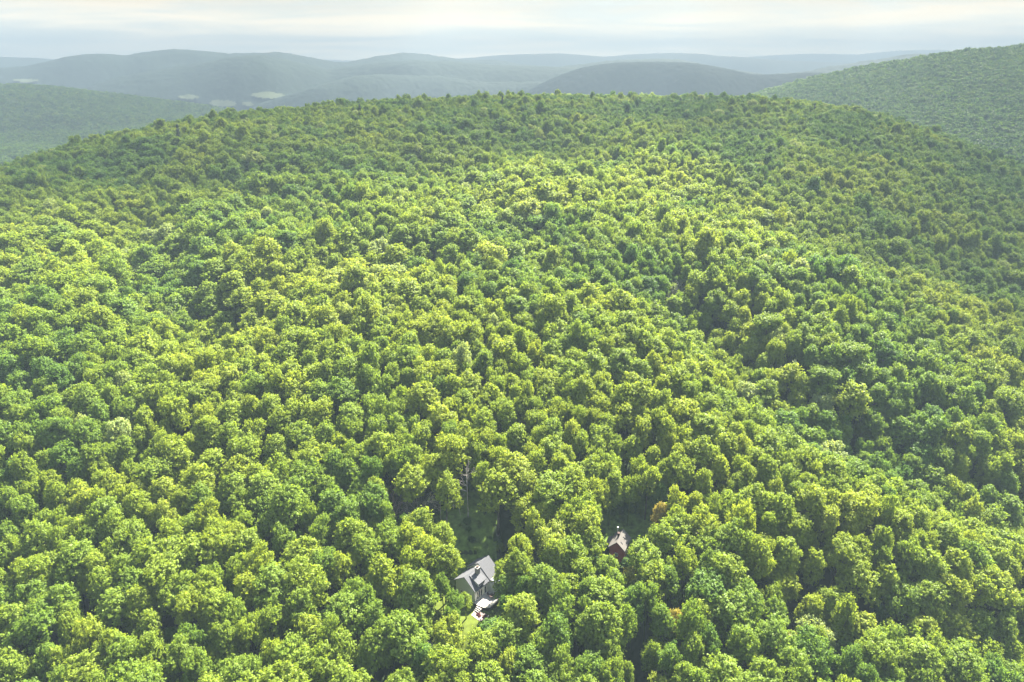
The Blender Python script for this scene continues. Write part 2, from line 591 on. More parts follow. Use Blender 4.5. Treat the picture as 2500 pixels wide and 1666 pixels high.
far_hill(5900, 800, 600, dp((-1200, 150), (0, 148), (600, 140), (700, 135), (760, 138), (900, 142), (1300, 138), (1600, 136), (1720, 131), (1780, 127), (1850, 124), (1900, 124), (1960, 126),
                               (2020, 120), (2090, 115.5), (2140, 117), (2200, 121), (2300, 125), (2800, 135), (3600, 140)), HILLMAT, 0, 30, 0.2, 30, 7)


# ------------------------------------------------------------------ tree meshes
def leaf_cards(c, n, s, aspect=0.62, r=rng):
    """diamond shaped leaf sprays: centres c, normals n, half lengths s"""
    n = n / np.linalg.norm(n, axis=1, keepdims=True)
    t = r.normal(size=n.shape); t -= (t * n).sum(1, keepdims=True) * n
    t /= np.linalg.norm(t, axis=1, keepdims=True)
    b = np.cross(n, t)
    s = s[:, None]
    fold = n * s * 0.18
    v = np.stack([c + t * s, c + b * s * aspect + fold, c - t * s, c - b * s * aspect + fold], 1).reshape(-1, 3)
    f = np.arange(len(c) * 4).reshape(-1, 4)
    return v, f


def unit(n, r):
    d = r.normal(size=(n, 3))
    return d / np.linalg.norm(d, axis=1, keepdims=True)


def crown_cards(H, Rad, base, shape, nl, spr, per, size, r):
    """lobed broadleaf crown: lobes on an envelope, sprays on lobes, leaves on sprays"""
    zc0, zc1 = H * base, H
    hgt = zc1 - zc0
    lobes = []
    ga = 2.399963
    for i in range(nl):
        u = (i + 0.5) / nl
        if shape == 'dome': e = math.cos(u * math.pi / 2 * 0.96) ** 0.55
        elif shape == 'oval': e = math.sin(math.pi * (0.16 + 0.80 * u)) ** 0.7
        elif shape == 'cone': e = (1 - u) ** 0.75 + 0.12
        else: e = math.sin(math.pi * (0.30 + 0.62 * u)) ** 0.5
        a = i * ga + r.uniform(-0.5, 0.5)
        rad = Rad * e * r.uniform(0.50, 0.80)
        z = zc0 + hgt * (0.14 + 0.72 * u) + r.uniform(-0.05, 0.05) * hgt
        lr = Rad * r.uniform(0.20, 0.40)
        lobes.append((rad * math.cos(a), rad * math.sin(a), z, lr))
    lobes.append((r.uniform(-.15, .15) * Rad, r.uniform(-.15, .15) * Rad, zc0 + hgt * 0.5, Rad * 0.45))
    lobes = np.array(lobes)
    cs, ns, ss, lv = [], [], [], []
    cen = np.array([0, 0, zc0 + hgt * 0.4])
    for k, (x, y, z, lr) in enumerate(lobes):
        c0 = np.array([x, y, z])
        m = int(spr * (lr / (Rad * 0.34)) ** 2)
        d = unit(m * 2, r)
        o = c0 - cen; o = o / (np.linalg.norm(o) + 1e-6)
        keep = (d @ o * 0.7 + d[:, 2] * 0.5) > r.uniform(-0.75, 0.1, len(d))
        d = d[keep][:m]
        tip = c0 + d * lr * r.uniform(0.72, 1.22, (len(d), 1)) * np.array([1, 1, 0.85])
        for p, dd in zip(tip, d):
            ax = dd + np.array([0, 0, 0.45]); ax /= np.linalg.norm(ax)
            q = r.uniform(-0.75, 0.45, per)[:, None]
            pts = p + ax * q * size * 2.4 + r.normal(size=(per, 3)) * size * 0.62
            nn = dd * 0.75 + np.array([0, 0, 0.55]) + r.normal(size=(per, 3)) * 0.55
            cs.append(pts); ns.append(nn); ss.append(r.uniform(0.7, 1.25, per) * size)
            lv.append(np.clip(r.uniform(0.0, 1.0) * 0.45 + r.uniform(0, 1, per) * 0.55, 0, 1))
    # leaves inside the crown
    m = int(len(lobes) * spr * per * 0.07)
    li = r.integers(0, len(lobes), m)
    pts = lobes[li, :3] * np.array([0.85, 0.85, 1]) + unit(m, r) * lobes[li, 3:4] * 0.6
    cs.append(pts); ns.append(unit(m, r) + np.array([0, 0, .5])); ss.append(np.full(m, size * 1.9)); lv.append(r.uniform(0, 0.6, m))
    return np.concatenate(cs), np.concatenate(ns), np.concatenate(ss), np.concatenate(lv), lobes


def trunk_mb(H, base, lobes, rad=0.22, r=random, bare=False):
    mb = MB()
    lean = Vector((r.uniform(-.4, .4), r.uniform(-.4, .4), 0))
    pts = [Vector((0, 0, -1.5)), Vector((0, 0, 0.3)), lean * 0.4 + Vector((0, 0, H * base * 0.6)), lean * 0.8 + Vector((0, 0, H * base)), lean + Vector((0, 0, H * 0.68))]
    rr = [rad * 1.5, rad * 1.25, rad, rad * 0.85, rad * 0.35]
    for i in range(4):
        mb.tube(pts[i], pts[i + 1], rr[i], rr[i + 1], 7)
    idx = list(range(len(lobes))); r.shuffle(idx)
    for i in idx[:9]:
        x, y, z, lr = lobes[i]
        s = r.uniform(0.55, 1.0)
        p = pts[2].lerp(pts[4], s * 0.8)
        if z < p.z: p = pts[2].copy()
        e = Vector((x, y, z + lr * 0.2))
        mid = p.lerp(e, 0.55) + Vector((0, 0, -0.3))
        mb.tube(p, mid, rad * 0.42, rad * 0.27, 5)
        mb.tube(mid, e, rad * 0.27, rad * 0.10, 5)
    return mb


SPEC = [  # H, R, base, shape, lobes   (all for a crown radius of ~4.4 m)
    (17.0, 4.4, 0.44, 'dome', 24), (18.0, 4.3, 0.42, 'oval', 26), (16.5, 4.7, 0.48, 'wide', 20),
    (17.5, 4.3, 0.40, 'dome', 19), (18.5, 4.0, 0.38, 'cone', 24), (16.5, 4.5, 0.46, 'dome', 16),
    (17.0, 4.5, 0.44, 'wide', 28), (18.0, 4.3, 0.46, 'dome', 30), (15.5, 4.4, 0.42, 'oval', 14),
    (16.5, 4.6, 0.46, 'wide', 15), (17.0, 4.3, 0.44, 'dome', 34), (17.5, 4.5, 0.45, 'wide', 32)]
VARS = []      # (crown mesh, trunk mesh, proto for the forest, R, H)


def make_variant(i, spec, leafmat, size=0.23, spr=38, per=10, barkm=BARK):
    H, Rad, base, shape, nl = spec
    r = np.random.default_rng(100 + i)
    c, n, s, lv, lobes = crown_cards(H, Rad, base, shape, nl, spr, per, size, r)
    v, f = leaf_cards(c, n, s, r=r)
    me = mesh_np('crown', v, f, [leafmat])
    at_ = me.attributes.new('leaf', 'FLOAT', 'FACE'); at_.data.foreach_set('value', lv.astype(np.float32))
    tm = trunk_mb(H, base, lobes, 0.2 + 0.01 * i, random.Random(i)).mesh('trunk', barkm, True)
    return me, tm, Rad, H


def join_proto(cr, tr):
    bm = bmesh.new(); bm.from_mesh(cr); nf = len(bm.faces)
    bm.from_mesh(tr)
    bm.faces.ensure_lookup_table()
    for fc in bm.faces[nf:]: fc.material_index = 1
    me = bpy.data.meshes.new('proto'); bm.to_mesh(me); bm.free()
    me.materials.clear()
    me.materials.append(cr.materials[0]); me.materials.append(tr.materials[0])
    return bpy.data.objects.new('proto', me)


for i, sp in enumerate(SPEC):
    VARS.append(make_variant(i, sp, LEAF))


# light far version of the crowns
def make_far(i):
    H, Rad, base, shape, nl = SPEC[i % len(SPEC)]
    r = np.random.default_rng(300 + i)
    c, n, s, lv, lobes = crown_cards(H, Rad, base, shape, 11, 9, 4, 0.62, r)
    v, f = leaf_cards(c, n, s, r=r, aspect=0.8)
    me = mesh_np('crown', v, f, [LEAF])
    at_ = me.attributes.new('leaf', 'FLOAT', 'FACE'); at_.data.foreach_set('value', lv.astype(np.float32))
    return bpy.data.objects.new('proto_far', me)


def conifer(i, dark=True):
    r = np.random.default_rng(500 + i)
    H = 19.0; Rad = 2.9
    cs, ns, ss, lv = [], [], [], []
    nw = 26
    for k in range(nw):
        u = k / nw
        z = H * (0.14 + 0.86 * u); rad = Rad * (1 - u) ** 0.85 * r.uniform(0.8, 1.1) + 0.12
        nb = int(6 + 9 * (1 - u))
        for j in range(nb):
            a = r.uniform(0, 2 * math.pi)
            q = r.uniform(0.1, 1.0, 12)
            L_ = rad * r.uniform(0.75, 1.1)
            pts = np.stack([np.cos(a) * q * L_, np.sin(a) * q * L_, z - q * q * L_ * 0.35], 1) + r.normal(size=(12, 3)) * 0.12
            cs.append(pts); ns.append(np.array([0, 0, 1.0]) + r.normal(size=(12, 3)) * 0.45); ss.append(r.uniform(0.18, 0.34, 12))
            lv.append(r.uniform(0, 1, 12))
    v, f = leaf_cards(np.concatenate(cs), np.concatenate(ns), np.concatenate(ss), r=r, aspect=0.5)
    me = mesh_np('crown', v, f, [NEEDLE])
    at_ = me.attributes.new('leaf', 'FLOAT', 'FACE'); at_.data.foreach_set('value', np.concatenate(lv).astype(np.float32))
    tm = MB().tube((0, 0, -1), (0, 0, H * 0.97), 0.24, 0.03, 7).mesh('trunk', BARK, True)
    return me, tm


def bare_tree(seed, H, spread, mat, dense=1.0, fork=0.5):
    r = random.Random(seed)
    tr = MB(); br = MB()
    p = Vector((0, 0, -1)); d = Vector((0, 0, 1)); rad = H * 0.0092
    tops = []
    n = 9
    for i in range(n):
        q = p + d * ((H * 0.72 + 1) / n)
        tr.tube(p, q, rad, rad * 0.9, 7)
        p = q; rad *= 0.9
        d = (d + Vector((r.uniform(-.06, .06), r.uniform(-.06, .06), 0))).normalized()
        if i / n > fork: tops.append((p.copy(), rad))

    def grow(p, d, L, rad, lev):
        q = p + d * L
        br.tube(p, q, rad, rad * 0.6, 5 if lev < 2 else 4)
        if lev >= 4: return
        k = r.choice([2, 3, 3]) if lev < 3 else 2
        for _ in range(k):
            nd = (d + Vector((r.uniform(-1, 1), r.uniform(-1, 1), r.uniform(-.25, .6))) * 0.62).normalized()
            grow(p.lerp(q, r.uniform(0.55, 1)), nd, L * r.uniform(0.58, 0.8), rad * 0.6, lev + 1)
    for (p, rad) in tops:
        for _ in range(int(2 * dense)):
            a = r.uniform(0, 6.28)
            dd = Vector((math.cos(a), math.sin(a), r.uniform(0.4, 1.1))).normalized()
            grow(p, dd, spread * r.uniform(0.38, 0.55), rad * 0.55, 0)
    grow(p, d, H * 0.12, rad * 0.8, 0)
    return tr.mesh('trunk', mat, True), br.mesh('branches', mat, False)


# ------------------------------------------------------------------ where trees may stand
def inside(px, py, poly):
    c = np.zeros(np.shape(px), bool)
    n = len(poly)
    for i in range(n):
        x0, y0 = poly[i]; x1, y1 = poly[(i + 1) % n]
        if y0 == y1: continue
        t = ((y0 > py) != (y1 > py)) & (px < (x1 - x0) * (py - y0) / (y1 - y0) + x0)
        c ^= t
    return c


# the open places, as outlines on the photograph of what can be seen of them
OPEN = [
    [(1116, 1414), (1150, 1385), (1172, 1360), (1198, 1358), (1208, 1375), (1196, 1400), (1186, 1440), (1203, 1452), (1219, 1462), (1215, 1485),
     (1222, 1520), (1208, 1524), (1190, 1505), (1170, 1505), (1162, 1545), (1146, 1555), (1140, 1505), (1128, 1512), (1150, 1480), (1160, 1468), (1148, 1446), (1124, 1440)],
    [(1104, 1282), (1128, 1266), (1160, 1268), (1172, 1300), (1182, 1340), (1165, 1360), (1135, 1365), (1112, 1325)],
    [(1490, 1334), (1500, 1300), (1525, 1285), (1545, 1320), (1534, 1340), (1516, 1347), (1508, 1364), (1499, 1356)],
    [(1488, 1245), (1520, 1232), (1562, 1250), (1570, 1290), (1558, 1325), (1545, 1315), (1530, 1285), (1495, 1300)],
    [(1549, 1585), (1556, 1560), (1560, 1600), (1566, 1680), (1552, 1680)],
]
# trunks stay off the ground seen there and off the houses
STEMS = [[(1136, 1165), (1152, 1165), (1150, 1270), (1137, 1270)], [(1099, 1222), (1113, 1222), (1112, 1250), (1102, 1250)], [(1069, 1245), (1086, 1245), (1084, 1278), (1072, 1278)], [(1120, 1235), (1130, 1235), (1128, 1264), (1121, 1264)]]
STEMS.append([(1598, 1252), (1630, 1252), (1630, 1290), (1600, 1290)])
STEMY = [at(1143, 1270)[1], at(1108, 1246)[1], at(1077, 1276)[1], at(1124, 1264)[1], at(1613, 1272, 9)[1] - 1]
CLEAR = [px_line(p, 0.0) for p in (OPEN[0], OPEN[1], OPEN[3])]


def tree_ok(x, y, z, h, rad):
    """crown must not hide an open place"""
    if math.hypot(x - HX, y - HY) < 7 + rad * 0.5: return False
    ux, uy = math.cos(R(50)), math.sin(R(50))
    for s in (3, 7):
        if math.hypot(x - HX - ux * s, y - HY - uy * s) < 5.5 + rad * 0.5: return False
    if math.hypot(x - CX, y - CY - 2) < 4.2 + rad * 0.5: return False
    for c in CLEAR:
        if inside(np.array([x]), np.array([y]), c)[0]: return False
    if y < 30 or y > 260 or abs(x) > 160: return True
    t = np.linspace(0, 2 * math.pi, 14, endpoint=False)
    for k, hf in ((0.9, 0.66), (0.75, 0.84), (0.75, 0.48), (0.0, 0.95)):
        X = x + rad * k * np.cos(t); Y = y + rad * k * np.sin(t) * 0.8
        Z = z + h * hf + np.zeros_like(t)
        px, py, f_ = project(X, Y, Z)
        for p in OPEN:
            if inside(px, py, p).any(): return False
        for p, sy in zip(STEMS, STEMY):
            if y < sy and inside(px, py, p).any(): return False
    return True


GRID = {}
TREES = []      # x, y, z, rad, h, kind, tint


def gkey(x, y): return (int(x // 8), int(y // 8))


def free(x, y, rad, f=0.8):
    gx, gy = gkey(x, y)
    for i in (-1, 0, 1):
        for j in (-1, 0, 1):
            for (a, b, c) in GRID.get((gx + i, gy + j), ()):
                if (a - x) ** 2 + (b - y) ** 2 < (f * (rad + c)) ** 2: return False
    return True


def put(x, y, rad, h, kind='tree', tint=None, fixed=False, var=None):
    z = float(height(x, y))
    GRID.setdefault(gkey(x, y), []).append((x, y, rad))
    if kind == 'autumn':
        GRID[gkey(x, y)].append((x, y, rad + 1.5))
        for q in (5.0, 8.5): GRID.setdefault(gkey(x + q * 0.5, y + q * 0.87), []).append((x + q * 0.5, y + q * 0.87, 2.6))
    TREES.append(dict(x=x, y=y, z=z, rad=rad, h=h, kind=kind, tint=tint, var=var))


# trees read off the photograph one by one: crown centre pixel, radius m, height m, tint, variant, kind
HAND = [
    (1085, 1395, 4.0, 15, 0.62, 0, 'tree'), (1137, 1474, 2.0, 7.0, 0.55, 8, 'tree'), (1075, 1330, 3.7, 15, 0.60, 5, 'tree'),
    (1232, 1412, 3.0, 13, 0.58, 2, 'tree'), (1262, 1398, 3.0, 15, 0.55, 1, 'tree'), (1272, 1514, 4.6, 17, 0.62, 4, 'tree'),
    (1232, 1440, 2.6, 11, 0.35, 3, 'tree'), (1320, 1445, 4.3, 16, 0.42, 7, 'tree'), (1385, 1455, 3.6, 15, 0.60, 0, 'tree'), (1202, 1562, 3.3, 10.5, 0.22, 6, 'tree'),
    (1097, 1566, 3.7, 14, 0.70, 2, 'tree'), (1030, 1545, 3.4, 14, 0.5, 5, 'tree'), (1230, 1580, 4.6, 16, 0.45, 3, 'tree'),
    (1215, 1215, 5.4, 18, 0.66, 7, 'tree'), (1285, 1265, 4.0, 15, 0.72, 0, 'tree'), (1345, 1215, 5.6, 18, 0.50, 6, 'tree'), (1420, 1260, 4.3, 17, 0.52, 2, 'tree'),
    (1345, 1270, 3.2, 13, 0.50, 5, 'tree'), (1450, 1170, 4.0, 16, 0.55, 1, 'tree'),
    (1345, 1330, 4.9, 16, 0.80, 2, 'tree'), (1425, 1305, 4.5, 17, 0.68, 0, 'tree'), (1438, 1346, 3.7, 15, 0.55, 3, 'tree'), (1400, 1370, 4.4, 16, 0.48, 7, 'tree'),
    (1577, 1386, 4.5, 15, 0.50, 6, 'tree'), (1478, 1414, 3.2, 14, 0.45, 1, 'tree'), (1640, 1330, 5.0, 16, 0.52, 2, 'tree'), (1590, 1440, 4.5, 16, 0.6, 0, 'tree'),
    (1470, 1490, 5.4, 17, 0.5, 7, 'tree'), (1020, 1300, 4.0, 16, 0.62, 3, 'tree'), (955, 1330, 4.4, 16, 0.45, 8, 'tree'), (1010, 1195, 4.3, 17, 0.66, 1, 'tree'),
    (1085, 1215, 3.8, 17, 0.60, 5, 'tree'), (1985, 1562, 3.9, 15, 1.0, 2, 'tree'), (2005, 1008, 3.6, 15, 1.0, 6, 'tree'), (2070, 990, 5.6, 19, 0.62, 7, 'tree'),
    (1945, 1000, 3.6, 15, 0.62, 0, 'tree'), (1200, 640, 6.3, 20, 0.80, 2, 'tree'), (1290, 530, 6.5, 20, 0.82, 6, 'tree'),
    (2100, 1560, 5.0, 17, 0.75, 0, 'tree'), (2240, 1560, 4.6, 16, 0.70, 5, 'tree'), (2330, 1550, 4.8, 17, 0.72, 4, 'tree'),
    (1613, 1272, 2.3, 13, 0.32, 5, 'autumn'), (1540, 1435, 3.0, 12.5, 0.12, 3, 'autumn'), (1645, 1530, 2.3, 12, 0.28, 8, 'autumn'), (1915, 1580, 2.9, 12, 0.05, 5, 'autumn'),
    (430, 312, 4.0, 21, 0.2, 0, 'conifer'), (878, 262, 4.0, 22, 0.2, 0, 'conifer'), (1660, 245, 3.4, 20, 0.2, 0, 'conifer'), (1990, 258, 3.4, 19, 0.2, 0, 'conifer'), (1225, 240, 3.4, 20, 0.2, 0, 'conifer'),
]
for (px, py, rad, h, tint, var, kind) in HAND:
    x, y, z = at(px, py, h * (0.62 if kind != 'conifer' else 0.9))
    put(x, y, rad, h, kind, tint, True, var)

# bare and pale-stemmed trees round the clearing: foot pixel
BARE = [  # foot px, H, spread, label kind
    (1143, 1270, 17.0, 3.2, 'tall'), (1077, 1276, 9.5, 3.0, 'stem'), (1108, 1246, 9.0, 2.6, 'stem2'), (1124, 1264, 8.0, 2.2, 'stem3'),
    (965, 1292, 12, 5.5, 'red'), (1022, 1290, 10.5, 5.5, 'white'), (905, 735, 15, 6.5, 'farred'), (1655, 775, 15, 6.0, 'fargrey'), (1075, 1640, 10, 4.0, 'low')]
BAREPOS = []
for (px, py, H, sp, k) in BARE:
    x, y, z = at(px, py, 0)
    if k in ('farred', 'fargrey', 'low', 'red', 'white'):
        x, y, z = at(px, py - 30, H * 0.45)
    BAREPOS.append((x, y, float(height(x, y)), H, sp, k))
    GRID.setdefault(gkey(x, y), []).append((x, y, 1.6 if k.startswith('stem') else 4.2))


def shade_tall(x, y):
    return True


# fill the near hill
cand = rng.uniform(size=(130000, 4))
AZL, AZR = R(-52), R(52)
cnt = 0
for a, b, c, e in cand:
    az = AZL + (AZR - AZL) * a
    r = math.sqrt(38 ** 2 + b * (760 ** 2 - 38 ** 2))
    x, y = r * math.sin(az), r * math.cos(az)
    big = float(fbm(np.array(x / 60.), np.array(y / 60.), 21, 2))
    rad = 2.7 + 2.6 * c ** 1.3 + 0.9 * max(0, big)
    if rad > 5.8: rad = 5.8
    if r > 360: rad *= 0.92
    if az < 0.05 and 215 < r < 430 and big > 0.0: rad *= 1.28
    if r < 150 and rad > 5.3: rad = 5.3
    if not free(x, y, rad, 0.54): continue
    h = 12.6 + rad * 0.8 + 2.0 * e
    z = float(height(x, y))
    if not tree_ok(x, y, z, h, rad): continue
    GRID.setdefault(gkey(x, y), []).append((x, y, rad))
    sp_ = float(fbm(np.array(x / 40.), np.array(y / 34.), 33, 3))
    edge = min(1.0, math.hypot((x + 25) / 330, (y - 190) / 330))
    tint = 0.56 - 0.28 * edge ** 1.5 + 0.40 * sp_ + random.gauss(0, 0.085)
    if random.random() < 0.015: tint = 0.97
    if random.random() < 0.07: h += random.uniform(1.5, 4)
    TREES.append(dict(x=x, y=y, z=z, rad=rad, h=h, kind='tree', tint=min(max(tint, 0.10), 1.0), var=None))
print('TREES near', len(TREES))
# small understorey trees in the gaps
for a, b, c, e in rng.uniform(size=(26000, 4)):
    az = AZL + (AZR - AZL) * a
    r = math.sqrt(38 ** 2 + b * (420 ** 2 - 38 ** 2))
    x, y = r * math.sin(az), r * math.cos(az)
    rad = 1.7 + 0.9 * c
    if not free(x, y, rad, 0.60): continue
    h = 9.0 + 4 * e
    z = float(height(x, y))
    if not tree_ok(x, y, z, h, rad): continue
    GRID.setdefault(gkey(x, y), []).append((x, y, rad))
    TREES.append(dict(x=x, y=y, z=z, rad=rad, h=h, kind='tree', tint=min(max(random.gauss(0.42, 0.15), 0.02), 0.95), var=None))
print('TREES with understorey', len(TREES))

# low growth in the shaded clearings
UNDER = []
for c in CLEAR[1:]:
    cx0 = sum(p[0] for p in c) / len(c); cy0 = sum(p[1] for p in c) / len(c)
    for a, b, q, e in rng.uniform(size=(260, 4)):
        x = cx0 + (a - 0.5) * 26; y = cy0 + (b - 0.5) * 34
        if math.hypot(x - HX - 2.5, y - HY - 4) < 8.5 or math.hypot(x - CX, y - CY - 2) < 4.5 or y < HY - 2: continue
        if fbm(np.array(x / 5.), np.array(y / 5.), 77, 2) < -0.05: continue
        rad = 0.45 + 0.8 * q * q
        UNDER.append(dict(x=x, y=y, z=float(height(x, y)) - 0.4 * rad, rad=rad, h=rad * 2.6, kind='tree', tint=min(max(random.gauss(0.3, 0.2), 0), 1), var=random.randrange(len(VARS)),
                          rot=random.uniform(0, 6.28), lean=(0, 0), f=99))

for t in TREES:
    if t['var'] is None: t['var'] = random.randrange(len(VARS))
    t['px'], t['py'], t['f'] = project(t['x'], t['y'], t['z'] + t['h'] * 0.68)
    t['size'] = t['rad'] / t['f']
    t['rot'] = random.uniform(0, 6.283)
    t['sq'] = random.uniform(0.88, 1.14)
    t['lean'] = (random.gauss(0, 0.03), random.gauss(0, 0.03))

# which of them are seen: coarse occlusion by painting crowns near to far
occ = np.zeros((1666 // 6 + 1, 2500 // 6 + 1), bool)
for t in sorted(TREES, key=lambda t: t['f']):
    t['seen'] = 0
    if t['f'] < 5: continue
    pr = t['size'] * FPX
    if not (-pr < t['px'] < 2500 + pr and -pr < t['py'] < 1666 + pr * 0.6): continue
    x0, x1 = max(0, int((t['px'] - pr) / 6)), min(occ.shape[1], int((t['px'] + pr) / 6) + 1)
    y0, y1 = max(0, int((t['py'] - pr * 1.05) / 6)), min(occ.shape[0], int((t['py'] + pr * 1.05) / 6) + 1)
    if x1 <= x0 or y1 <= y0: continue
    yy, xx = np.mgrid[y0:y1, x0:x1]
    m = ((xx * 6 + 3 - t['px']) ** 2 + ((yy * 6 + 3 - t['py']) / 1.05) ** 2) < pr * pr
    t['seen'] = int((m & ~occ[y0:y1, x0:x1]).sum())
    occ[y0:y1, x0:x1] |= m
broad = [t for t in TREES if t['kind'] == 'tree']
special = [t for t in TREES if t['kind'] != 'tree']
broad.sort(key=lambda t: -t['seen'])
IND = broad[:288]
REST = broad[288:] + UNDER
print('individual py range', min(t['py'] for t in IND), 'smallest seen', IND[-1]['seen'])

# ------------------------------------------------------------------ individual trees
CLASSES = [('dark green', 0.0, 0.30), ('mid green', 0.30, 0.52), ('bright green', 0.52, 0.74), ('yellow-green', 0.74, 0.93), ('pale green', 0.93, 1.01)]


def tclass(t):
    for n, a, b in CLASSES:
        if a <= t['tint'] < b: return n
    return 'pale green'


BANDS = [(1585, 9999, 'along the bottom edge'), (1520, 1585, 'level with the lawn'), (1455, 1520, 'level with the deck'),
         (1395, 1455, 'level with the grey house'), (1340, 1395, 'just below the red cabin'), (1285, 1340, 'level with the red cabin'),
         (1225, 1285, 'level with the orange tree'), (1150, 1225, 'level with the tall bare tree'), (-99, 1150, 'above the tall bare tree')]
ORD = ['nearest', 'second', 'third', 'fourth', 'fifth', 'sixth', 'seventh', 'eighth', 'ninth', 'tenth', 'eleventh', 'twelfth', 'thirteenth', 'fourteenth',
       'fifteenth', 'sixteenth', 'seventeenth', 'eighteenth', 'nineteenth', 'twentieth', 'twenty-first', 'twenty-second', 'twenty-third', 'twenty-fourth', 'twenty-fifth',
       'twenty-sixth', 'twenty-seventh', 'twenty-eighth', 'twenty-ninth', 'thirtieth']
groups = {}
for t in IND:
    b = next(i for i, (lo, hi, n) in enumerate(BANDS) if lo <= t['py'] < hi)
    side = 'left' if t['px'] < 1165 else 'right'
    w = 'broad ' if t['rad'] > 4.5 else ('slim ' if t['rad'] < 3.5 else 'mid-sized ')
    groups.setdefault((b, side, tclass(t), w), []).append(t)
for (b, side, cl, w), ts in groups.items():
    ts.sort(key=lambda t: abs(t['px'] - 1165))
    for i, t in enumerate(ts):
        o = ORD[min(i, 29)]
        if o == 'nearest': ph = 'closest to the grey house'
        else: ph = o + ' such'
        band = BANDS[b][2]
        if i == 0:
            t['label'] = f"{w}{cl} tree, first such {side} of the house, {band}"
        else:
            t['label'] = f"{w}{cl} tree, {o} such {side} of the house, {band}"


def place_tree(t, crown_me, trunk_me, Rad, H, label, cat, group, name):
    root = empty(name, (t['x'], t['y'], t['z']), 0)
    root.rotation_euler = (t['lean'][0], t['lean'][1], t['rot'])
    sx = t['rad'] / Rad; sz = t['h'] / H
    root.scale = (sx * t.get('sq', 1), sx / t.get('sq', 1), sz)
    tag(root, label, cat, group)
    c = link('crown', crown_me, root); c['tint'] = float(t['tint'])
    link('trunk', trunk_me, root)
    return root


for t in IND:
    cm, tm, Rad, H = VARS[t['var']]
    place_tree(t, cm, tm, Rad, H, t['label'], 'tree', 'broadleaf trees of the near forest', 'broadleaf_tree')

AUT = {}
alab = ['small tree with orange-tinged yellow crown beside the red cabin clearing', 'tree with dull orange-brown flush below the red cabin',
        'slender tree with a few orange leaves right of the dark lane', 'small olive-brown tree left of a whitish tree near the bottom right']
clab = ['spiky dark conifer rising above the left shoulder of the ridge', 'tallest pointed conifer breaking the ridge line left of centre', 'pointed conifer on the ridge line right of centre',
        'small pointed conifer where the ridge meets the right hill', 'thin dark conifer near the middle top of the ridge']
ia = ic = 0
con_me = conifer(1)
for t in special:
    if t['kind'] == 'autumn':
        k = t['var']
        if k not in AUT:
            AUT[k] = make_variant(k, SPEC[k], AUTUMN)
        cm, tm, Rad, H = AUT[k]
        place_tree(t, cm, tm, Rad, H, alab[ia], 'tree', None, 'broadleaf_tree'); ia += 1
    else:
        place_tree(t, con_me[0], con_me[1], 2.9, 19.0, clab[ic], 'tree', 'conifers on the ridge', 'conifer_tree'); ic += 1

blab = {'tall': 'tall bare grey dead tree with forked top at the edge of the clearing', 'stem': 'short pale forked bare stem left of the clearing',
        'stem2': 'thin pale bare stem at the back left of the clearing', 'stem3': 'thinnest pale bare stem just left of the tall dead tree',
        'red': 'leafless reddish-brown dead crown left of the clearing', 'white': 'leafless whitish dead tree with tangled branches left of the clearing',
        'farred': 'leafless brownish tree alone high in the forest left of centre', 'fargrey': 'leafless grey tree alone high in the forest right of centre',
        'low': 'low bare pale tree near the bottom edge left of the lawn'}
for i, (x, y, z, H, sp, k) in enumerate(BAREPOS):
    mat = {'red': REDTWIG, 'farred': REDTWIG}.get(k, PALEBARK)
    tm, bm_ = bare_tree(40 + i, H, sp, mat, 1.6 if k in ('red', 'white', 'farred', 'fargrey') else 1.0, 0.42 if k != 'tall' else 0.5)
    root = empty('bare_tree', (x, y, z), random.uniform(0, 6))
    tag(root, blab[k], 'bare tree', 'leafless trees in the forest')
    link('trunk', tm, root); link('branches', bm_, root)


# ------------------------------------------------------------------ the rest of the forest: one object
protos = [join_proto(c, t) for (c, t, _, _) in VARS]
NFULL = len(protos)
protos += [make_far(i) for i in range(6)]
con_proto = join_proto(*con_me)
protos.append(con_proto)
PR = [(v_[2], v_[3]) for v_ in VARS] + [(SPEC[i][1], SPEC[i][0]) for i in range(6)] + [(2.9, 19.0)]

pos, idx, rot, scl, tnt = [], [], [], [], []
for t in REST:
    if t['f'] < 5 and t['y'] < 0: continue
    k = t['var']
    pos.append((t['x'], t['y'], t['z'])); idx.append(k); rot.append((t['lean'][0], t['lean'][1], t['rot']))
    q = t.get('sq', 1)
    scl.append((t['rad'] / PR[k][0] * q, t['rad'] / PR[k][0] / q, t['h'] / PR[k][1])); tnt.append(t['tint'])
# far slopes
a0, a1 = R(-50), R(50)
nfar = 0
step = 6.9
rr_ = 700.0
while rr_ < 2250:
    st = step if rr_ < 1500 else step * 1.3
    na = int((a1 - a0) * rr_ / st)
    aa = a0 + (a1 - a0) * (np.arange(na) + rng.uniform(-.45, .45, na)) / na
    rj = rr_ + rng.uniform(-.45, .45, na) * st
    X = rj * np.sin(aa); Y = rj * np.cos(aa); Z = height(X, Y)
    te_m = np.interp(aa, *MAIN)
    el = (Z + 17 - CAMZ) / rj
    ok = el > te_m - 0.012
    # stay on the two slopes
    ok &= (Z > FLOOR + 12)
    if rr_ < 760: ok &= (np.abs(aa) < R(60)) & (rj > 745)
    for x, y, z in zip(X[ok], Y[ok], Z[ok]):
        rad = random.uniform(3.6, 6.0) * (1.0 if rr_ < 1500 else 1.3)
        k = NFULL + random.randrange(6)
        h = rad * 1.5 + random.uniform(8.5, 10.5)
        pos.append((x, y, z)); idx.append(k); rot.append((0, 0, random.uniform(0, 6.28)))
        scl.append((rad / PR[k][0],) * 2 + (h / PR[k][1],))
        tnt.append(min(max(random.gauss(0.16, 0.07), 0), 1)); nfar += 1  # tints kept dark, standing in for cloud shade on the far slopes
    rr_ += st
print('far trees', nfar, 'total', len(pos))

